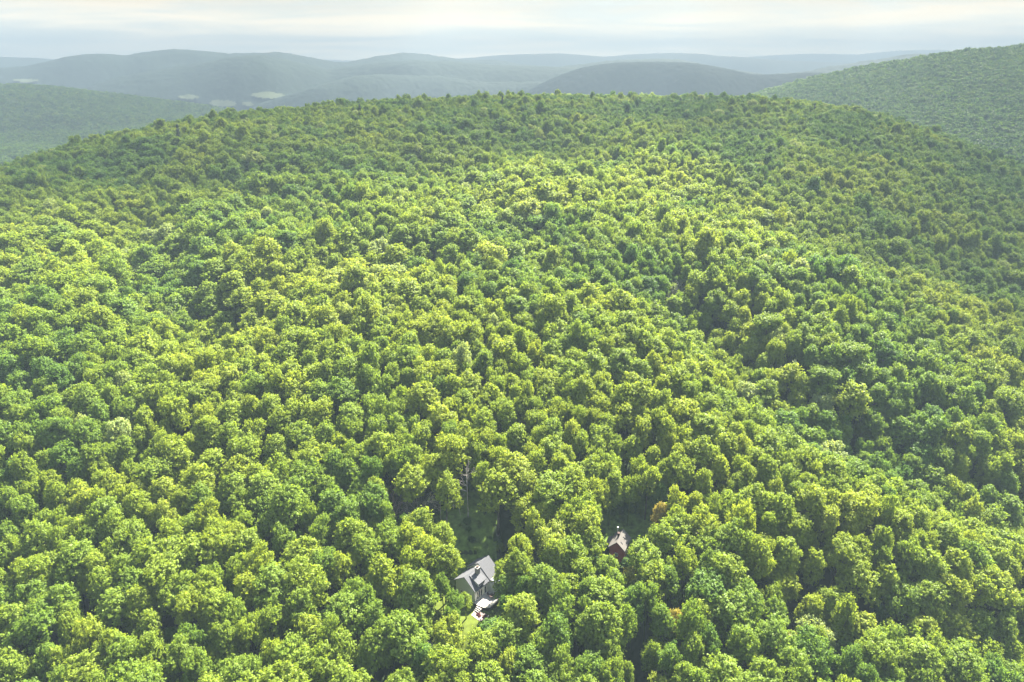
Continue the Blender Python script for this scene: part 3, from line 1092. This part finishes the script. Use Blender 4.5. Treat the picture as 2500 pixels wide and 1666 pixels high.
fm = bpy.data.meshes.new('forest')
fm.vertices.add(len(pos)); fm.vertices.foreach_set('co', np.array(pos, np.float32).ravel())
for nm, ty, arr in (('idx', 'INT', np.array(idx, np.int32)), ('tint', 'FLOAT', np.array(tnt, np.float32))):
    a = fm.attributes.new(nm, ty, 'POINT'); a.data.foreach_set('value', arr)
for nm, arr in (('rot', rot), ('scl', scl)):
    a = fm.attributes.new(nm, 'FLOAT_VECTOR', 'POINT'); a.data.foreach_set('vector', np.array(arr, np.float32).ravel())
fm.update()
forest = link('forest', fm)
tag(forest, 'dense broadleaf forest covering the ridge and the slopes beyond the nearest trees', 'forest', None, 'stuff')
gt = bpy.data.node_groups.new('forest_scatter', 'GeometryNodeTree')
gt.interface.new_socket('Geometry', in_out='INPUT', socket_type='NodeSocketGeometry')
gt.interface.new_socket('Geometry', in_out='OUTPUT', socket_type='NodeSocketGeometry')
gi = gt.nodes.new('NodeGroupInput'); go = gt.nodes.new('NodeGroupOutput')
iop = gt.nodes.new('GeometryNodeInstanceOnPoints')
jn = None
gl = gt.links.new
jn = gt.nodes.new('GeometryNodeJoinGeometry')
for p in reversed(protos):
    oi = gt.nodes.new('GeometryNodeObjectInfo')
    oi.transform_space = 'ORIGINAL'
    oi.inputs['Object'].default_value = p
    oi.inputs['As Instance'].default_value = True
    gl(oi.outputs['Geometry'], jn.inputs[0])
gl(gi.outputs[0], iop.inputs['Points']); gl(jn.outputs[0], iop.inputs['Instance'])
iop.inputs['Pick Instance'].default_value = True


def named(nm, ty):
    n = gt.nodes.new('GeometryNodeInputNamedAttribute'); n.data_type = ty
    n.inputs['Name'].default_value = nm
    return n.outputs[0]


gl(named('idx', 'INT'), iop.inputs['Instance Index'])
gl(named('rot', 'FLOAT_VECTOR'), iop.inputs['Rotation'])
gl(named('scl', 'FLOAT_VECTOR'), iop.inputs['Scale'])
gl(iop.outputs[0], go.inputs[0])
md = forest.modifiers.new('scatter', 'NODES'); md.node_group = gt

# ------------------------------------------------------------------ open ground
WHITE = plain('white_paint', (0.78, 0.77, 0.74), 0.55, 0.08, 3)
SIDING = plain('pale_sage_clapboard', (0.48, 0.52, 0.46), 0.75, 0.08, 2, stretch=(1, 1, 12))
SHINGLE = plain('grey_shingles', (0.084, 0.087, 0.098), 0.9, 0.22, 6)
GLASS = plain('dark_window_glass', (0.02, 0.024, 0.03), 0.08, 0.2, 2, spec=0.6)
SKYGLASS = plain('skylight_glass', (0.35, 0.42, 0.48), 0.05, 0.1, 2, spec=1.0)
DECKW = plain('weathered_white_boards', (0.38, 0.36, 0.34), 0.7, 0.1, 3, stretch=(1, 8, 1))
REDW = plain('barn_red_boards', (0.30, 0.065, 0.055), 0.85, 0.2, 3, stretch=(6, 6, 0.6))
METALROOF = plain('pale_grey_metal_roof', (0.115, 0.107, 0.100), 0.55, 0.12, 1.5)
DARKW = plain('dark_brown_wood', (0.05, 0.03, 0.025), 0.8, 0.2, 5)
STONE = plain('chimney_stucco', (0.2, 0.195, 0.18), 0.85, 0.15, 3)
PATIO = plain('patio_stone', (0.36, 0.29, 0.26), 0.9, 0.3, 2)


def patch(name, outline, mat, lift, res=0.9):
    xs = [p[0] for p in outline]; ys = [p[1] for p in outline]
    gx = np.arange(min(xs) - 1, max(xs) + 1, res); gy = np.arange(min(ys) - 1, max(ys) + 1, res)
    X, Y = np.meshgrid(gx, gy, indexing='ij')
    Z = height(X, Y) + lift
    v = np.stack([X, Y, Z], -1).reshape(-1, 3)
    nx, ny = len(gx), len(gy)
    i, j = np.meshgrid(np.arange(nx - 1), np.arange(ny - 1), indexing='ij')
    q = (i * ny + j).ravel()
    cx = (X[:-1, :-1] + res / 2).ravel(); cy = (Y[:-1, :-1] + res / 2).ravel()
    keep = inside(cx, cy, outline)
    f = np.stack([q, q + ny, q + ny + 1, q + 1], -1)[keep]
    used = np.unique(f); remap = -np.ones(len(v), int); remap[used] = np.arange(len(used))
    return tag(link(name, mesh_np(name, v[used], remap[f], [mat], True)), kind='structure')


def blob(cx, cy, rx, ry, rz=0.0, n=40, seed=1, j=0.12):
    r = random.Random(seed); o = []
    ph = [r.uniform(0, 6.28) for _ in range(4)]
    for i in range(n):
        t = 2 * math.pi * i / n
        q = 1 + j * (math.sin(2 * t + ph[0]) + 0.6 * math.sin(3 * t + ph[1]) + 0.4 * math.sin(5 * t + ph[2]))
        a, b = rx * q * math.cos(t), ry * q * math.sin(t)
        o.append((cx + a * math.cos(rz) - b * math.sin(rz), cy + a * math.sin(rz) + b * math.cos(rz)))
    return o


lx, ly, _ = at(1165, 1510)
patch('lawn', blob(lx, ly + 1, 9.5, 13, 0, seed=4), GRASS, 0.16, 0.6)
bx, by, _ = at(1145, 1320)
patch('clearing_grass', blob(bx, by, 8, 13, 0, seed=5), ROUGHGRASS, 0.12)
bx2, by2, _ = at(1535, 1280)
patch('clearing_grass', blob(bx2, by2, 8, 13, 0, seed=6), ROUGHGRASS, 0.12)


# ------------------------------------------------------------------ grey house with deck
def window(parent, axis, a0, a1, z0, z1, pos, out, lights=1, mat=GLASS):
    """window on a wall plane. axis 'x': wall runs along x at y=pos, out=-1/+1; axis 'y': wall runs along y at x=pos"""
    fr = MB(); gl_ = MB(); t = 0.09
    o0, o1 = (pos, pos + out * 0.07)
    def bx(mb, u0, u1, w0, w1, d0, d1):
        d0, d1 = min(d0, d1), max(d0, d1)
        if axis == 'x': mb.box(u0, u1, d0, d1, w0, w1)
        else: mb.box(d0, d1, u0, u1, w0, w1)
    bx(fr, a0, a1, z1 - t, z1, o0, o1); bx(fr, a0, a1, z0, z0 + t, o0, o1)
    w = (a1 - a0 - t) / lights
    for k in range(lights + 1):
        u = a0 + k * w
        bx(fr, u, u + t, z0 + t, z1 - t, o0, o1)
    bx(gl_, a0 + t * 0.5, a1 - t * 0.5, z0 + t * .5, z1 - t * .5, pos + out * 0.004, pos + out * 0.03)
    f_ = fr.build('window', WHITE, parent)
    g = gl_.build('pane', mat, f_)
    return f_


def gable_walls(x0, x1, y0, y1, zb, ze, zr, t=0.0):
    ym = (y0 + y1) / 2
    return MB().prism([(y0, zb), (y1, zb), (y1, ze), (ym, zr), (y0, ze)], x0, x1)


def gable_roof(x0, x1, y0, y1, ze, zr, over=0.35, th=0.16):
    ym = (y0 + y1) / 2; s = (zr - ze) / (y1 - ym)
    mb = MB()
    e = over
    lo = ze - s * e
    up = 0.05
    mb.slab([(x0 - e, ym, zr + up + th), (x1 + e, ym, zr + up + th), (x1 + e, y1 + e, lo + up + th), (x0 - e, y1 + e, lo + up + th)], th)
    mb.slab([(x0 - e, ym, zr + up + th), (x0 - e, y0 - e, lo + up + th), (x1 + e, y0 - e, lo + up + th), (x1 + e, ym, zr + up + th)], th)
    return mb


TH = R(50)
hd = ray(1160, 1469); ht = (HZ + 1.1 - CAMZ) / hd[2]      # near corner of the house, at deck level
HO = Vector((hd[0] * ht, hd[1] * ht, HZ))
ux, uy = math.cos(TH), math.sin(TH)
# house origin: middle of the near gable wall
W2 = 2.9
ox = HO.x - (-(-uy)) * 0 + (-uy) * W2
oy = HO.y + ux * W2
house = empty('grey_house', (ox, oy, HZ), TH)
tag(house, 'grey-roofed pale clapboard house with white chimney and a bright deck in the clearing', 'house')
ZE, ZR = 4.0, 6.2
gable_walls(0, 4.6, -W2, W2, -1.2, ZE, ZR).build('wall', SIDING, house)
roof = gable_roof(0, 4.5, -W2, W2, ZE, ZR, 0.3).build('roof', SHINGLE, house)
ch = MB().box(2.55, 3.4, -1.4, -0.6, 5.2, 7.4).build('chimney', STONE, roof)
MB().box(2.47, 3.48, -1.48, -0.52, 7.4, 7.58).build('cap', STONE, ch)
MB().box(2.75, 3.2, -1.2, -0.8, 7.58, 7.8).build('flue', DARKW, ch)
# shed dormer over the deck
dw = MB().prism([(-2.8, 4.0), (-0.7, 5.7), (-0.7, 5.95), (-2.8, 5.15)], 1.15, 3.35).build('dormer', SIDING, house)
MB().slab([(0.95, -0.35, 6.27), (0.95, -3.12, 5.22), (3.6, -3.12, 5.22), (3.6, -0.35, 6.27)], 0.13).build('dormer_roof', SHINGLE, dw)
window(dw, 'x', 1.35, 3.15, 4.25, 5.0, -2.8, -1, 3)
# deck-side windows
window(house, 'x', 0.5, 2.35, 1.2, 3.35, -W2, -1, 3)
window(house, 'x', 2.9, 3.8, 1.15, 3.2, -W2, -1, 1)
window(house, 'y', 0.5, 1.5, 1.2, 2.0, 0.0, -1, 2)
MB().box(-0.03, 0.12, -W2 - 0.03, -W2 + 0.12, -1.2, 3.85).build('corner_board', WHITE, house)
# rear wing, wider and a little taller
gable_walls(4.6, 7.8, -3.1, 3.7, -1.2, 4.0, 6.7).build('wing_wall', SIDING, house)
gable_roof(4.95, 7.8, -3.1, 3.7, 4.0, 6.7, 0.35).build('wing_roof', SHINGLE, house)
# glazed lean-to beside the deck
MB().box(4.75, 7.6, -5.3, -3.12, -0.8, 3.3).build('lean_to_wall', SIDING, house)
lr = MB().slab([(4.6, -3.14, 4.3), (4.6, -5.5, 3.45), (7.8, -5.5, 3.45), (7.8, -3.14, 4.3)], 0.12).build('lean_to_roof', SHINGLE, house)
for a in (4.8, 5.9):
    fr_ = MB().slab([(a, -3.4, 4.34), (a, -4.9, 3.8), (a + 1.0, -4.9, 3.8), (a + 1.0, -3.4, 4.34)], 0.14).build('skylight', WHITE, lr)
    MB().slab([(a + .08, -3.5, 4.33), (a + .08, -4.8, 3.865), (a + .92, -4.8, 3.865), (a + .92, -3.5, 4.33)], 0.03).build('pane', SKYGLASS, fr_)

# deck
deck_poly = [(-0.5, -W2 - 0.02), (-0.5, -3.9), (-0.1, -5.7), (0.8, -6.6), (3.9, -6.6), (4.55, -5.95), (4.55, -W2 - 0.02)]
DZ = 1.1
deck = MB().prism_z(deck_poly, DZ - 0.12, DZ).build('deck', DECKW, house)
MB().prism_z([(a * 0.97 + 0.06, min(b + 0.1, -W2 - 0.03)) for a, b in deck_poly], -0.6, DZ - 0.13).build('deck_skirt', DARKW, deck)
rail = MB()
segs = [((-0.08, -5.66), (0.82, -6.55)), ((0.82, -6.55), (3.87, -6.55)), ((3.87, -6.55), (4.5, -5.93)), ((4.5, -5.93), (4.5, -5.4))]
for (a, b), (c, d) in segs:
    rail.tube((a, b, DZ + 0.95), (c, d, DZ + 0.95), 0.07, 0.07, 4)
    rail.tube((a, b, DZ + 0.15), (c, d, DZ + 0.15), 0.04, 0.04, 4)
    L_ = math.hypot(c - a, d - b); n_ = max(2, int(L_ / 0.16))
    for k in range(n_ + 1):
        q = k / n_
        w_ = 0.05 if k in (0, n_) else 0.025
        x_, y_ = a + (c - a) * q, b + (d - b) * q
        rail.box(x_ - w_, x_ + w_, y_ - w_, y_ + w_, DZ, DZ + 1.0)
rail.build('railing', WHITE, deck)
st = MB()
for k in range(4):
    st.box(-0.52 - 0.3 * (k + 1), -0.52 - 0.3 * k, -5.3, -4.0, -0.4, DZ - 0.22 * (k + 1))
st.build('steps', DECKW, deck)

# deck furniture stands on the deck
Mh = Matrix.Translation((ox, oy, HZ)) @ Matrix.Rotation(TH, 4, 'Z')


def hpt(x, y, z): return Mh @ Vector((x, y, z))


tb = empty('deck_table', hpt(3.2, -4.9, DZ), TH)
tag(tb, 'round brown table on the far end of the white deck', 'table')
n = 16
MB().prism_z([(0.55 * math.cos(6.283 * k / n), 0.55 * math.sin(6.283 * k / n)) for k in range(n)], 0.70, 0.74).build('tabletop', DARKW, tb)
for a, b in ((.3, .3), (-.3, .3), (.3, -.3), (-.3, -.3)):
    MB().tube((a, b, 0), (a, b, .7), .03, .03, 6).build('leg', DARKW, tb)


def chair(x, y, rz, label):
    c = empty('deck_chair', hpt(x, y, DZ), TH + rz)
    tag(c, label, 'chair', 'chairs on the deck')
    MB().box(-.25, .25, -.25, .25, .42, .46).build('seat', DARKW, c)
    MB().box(-.25, .25, .22, .26, .47, .95).build('backrest', DARKW, c)
    for a, b in ((.22, .22), (-.22, .22), (.22, -.22), (-.22, -.22)):
        MB().tube((a, b, 0), (a, b, .42), .025, .025, 5).build('leg', DARKW, c)


chair(3.2, -4.0, 0.1, 'dark chair between the round deck table and the house wall')
chair(4.05, -5.1, -1.4, 'dark chair at the far right side of the round deck table')


def shrub(name, x, y, z, s, mat, label, group=None, seed=0, tint=0.4, parts=False):
    r = np.random.default_rng(900 + seed)
    n_ = 500
    d = unit(n_, r); d[:, 2] = np.abs(d[:, 2])
    lob = r.uniform(-.5, .5, (7, 3)) * np.array([1, 1, .35])
    c = lob[r.integers(0, 7, n_)] + d * r.uniform(0.35, 0.6, (n_, 1)) + np.array([0, 0, .2])
    v, f = leaf_cards(c * s, d + r.normal(size=(n_, 3)) * .4, np.full(n_, 0.12 * s ** 0.5), r=r)
    me = mesh_np(name, v, f, [mat])
    a = me.attributes.new('leaf', 'FLOAT', 'FACE'); a.data.foreach_set('value', r.uniform(0, 1, n_).astype(np.float32))
    o = link(name, me); o.location = (x, y, z); o['tint'] = tint
    return tag(o, label, 'shrub', group)


MAROON = foliage_mat('maroon_leaves', [(0, (0.07, 0.02, 0.02)), (1, (0.12, 0.03, 0.03))], 0.2)
for k, (a, b, s, lab, m) in enumerate([(-1.9, -5.6, .7, 'dark maroon shrub at the foot of the deck steps', MAROON), (-1.2, -6.9, .7, 'dark maroon shrub at the corner of the patio', MAROON),
                                       (0.9, -7.3, .8, 'green shrub against the near corner of the deck', LEAF), (2.2, -7.4, .7, 'green shrub against the long front of the deck', LEAF)]):
    p = hpt(a, b, 0)
    shrub('shrub', p.x, p.y, HZ, s, m, lab, 'shrubs round the deck', k, 0.35)
pp = [hpt(a, b, 0) for a, b in ((-1.7, -4.1), (-2.8, -4.3), (-2.9, -6.8), (-1.6, -7.9), (-0.4, -7.3), (-0.7, -5.7))]
mb = MB(); mb.prism_z([(p.x, p.y) for p in pp], HZ + 0.05, HZ + 0.22)
tag(mb.build('patio', PATIO), kind='structure')

# ------------------------------------------------------------------ red cabin
TC = R(66)
cabin = empty('red_cabin', (CX, CY, CZ), TC)
tag(cabin, 'small dark red cabin with pale grey roof half hidden by trees', 'cabin')
gable_walls(0, 5.0, -1.75, 1.75, -1.6, 3.6, 5.3).build('wall', REDW, cabin)
cr_ = gable_roof(0, 5.0, -1.75, 1.75, 3.6, 5.3, 0.3).build('roof', METALROOF, cabin)
MB().box(2.2, 2.75, 0.12, 0.6, 4.9, 6.1).box(2.14, 2.81, 0.06, 0.66, 6.1, 6.2).build('chimney', DARKW, cr_)
MB().tube((4.3, 1.1, 4.2), (4.3, 1.1, 6.1), .07, .07, 8).tube((4.3, 1.1, 6.1), (4.3, 1.1, 6.35), .17, .17, 8).build('vent_pipe', WHITE, cr_)
sc = 1.7 / 1.75
for x0 in (0.8, 2.9):
    MB().slab([(x0, -0.6, 5.3 - sc * .6 + .27), (x0, -1.15, 5.3 - sc * 1.15 + .27), (x0 + .22, -1.15, 5.3 - sc * 1.15 + .27), (x0 + .22, -.6, 5.3 - sc * .6 + .27)], .1).build('skylight', GLASS, cr_)
MB().slab([(1.8, 2.1, 3.2), (4.6, 2.1, 3.2), (4.6, 3.3, 2.7), (1.8, 3.3, 2.7)], 0.12).build('porch_roof', METALROOF, cabin)
for a in (1.95, 4.45):
    MB().box(a - .06, a + .06, 3.1, 3.22, -0.8, 2.62).build('post', DARKW, cabin)
window(cabin, 'y', -0.4, 0.4, 1.3, 2.2, 0.0, -1, 2)
window(cabin, 'x', 1.5, 2.4, 1.3, 2.3, -1.75, -1, 2)

# ------------------------------------------------------------------ clouds added out of view, to shade the ridge and the slopes
cm_ = new_mat('shade_cloud_volume')
nt = cm_.node_tree
pv = N(nt, 'ShaderNodeVolumePrincipled')
pv.inputs['Color'].default_value = (1, 1, 1, 1)
pv.inputs['Density'].default_value = 0.0062
pv.inputs['Anisotropy'].default_value = 0.5
mo = N(nt, 'ShaderNodeOutputMaterial')
nt.links.new(pv.outputs[0], mo.inputs['Volume'])


def shade_cloud(gx, gy, gz, rx, ry, rz, seed, th_=85):
    """lens shaped lumpy cloud whose shadow falls round (gx, gy)"""
    zc = 900.0
    k = (zc - gz) / math.tan(SUN_EL)
    cx, cy = gx + math.sin(SUN_AZ) * k, gy + math.cos(SUN_AZ) * k
    nu, nv = 64, 32
    vs = []
    for j in range(1, nv):
        ph = math.pi * j / nv
        for i in range(nu):
            th = 2 * math.pi * i / nu
            d = np.array([math.sin(ph) * math.cos(th), math.sin(ph) * math.sin(th), math.cos(ph)])
            q = 1 + 0.45 * float(fbm(np.array(d[0] * 2.2 + seed * 7.3), np.array(d[1] * 2.2 + d[2] * 0.6), seed, 4))
            a, b, c = d[0] * rx * q, d[1] * ry * q, d[2] * th_ * q
            vs.append((cx + a * math.cos(rz) - b * math.sin(rz), cy + a * math.sin(rz) + b * math.cos(rz), zc + c))
    n0 = len(vs)
    vs += [(cx, cy, zc + th_), (cx, cy, zc - th_)]
    fs = [(j * nu + i, (j + 1) * nu + i, (j + 1) * nu + (i + 1) % nu, j * nu + (i + 1) % nu) for j in range(nv - 2) for i in range(nu)]
    fs += [(n0, i, (i + 1) % nu) for i in range(nu)] + [(n0 + 1, (nv - 2) * nu + (i + 1) % nu, (nv - 2) * nu + i) for i in range(nu)]
    return tag(MB().add(vs, fs).build('shade_cloud', cm_, None, True), kind='structure')


shade_cloud(-180, 420, 50, 360, 135, R(8), 1)
shade_cloud(330, 380, 20, 230, 260, R(-30), 2)
shade_cloud(820, 1000, 60, 760, 520, R(-20), 3, 85)
shade_cloud(330, 1980, 0, 620, 360, R(8), 5, 100)
shade_cloud(-800, 1250, -40, 820, 720, R(20), 4, 90)

# ------------------------------------------------------------------ haze
hz = MB().box(-7600, 7600, -7600, 7600, -400, 350).build('haze', new_mat('haze_air'))
m = hz.data.materials[0]; nt = m.node_tree
pv = N(nt, 'ShaderNodeVolumePrincipled')
pv.inputs['Color'].default_value = (0.196, 0.262, 0.330, 1)
pv.inputs['Density'].default_value = 4.4e-4
pv.inputs['Anisotropy'].default_value = 0.0
mo = N(nt, 'ShaderNodeOutputMaterial')
nt.links.new(pv.outputs[0], mo.inputs['Volume'])
tag(hz, 'pale blue summer haze filling the valleys', 'haze', None, 'stuff')
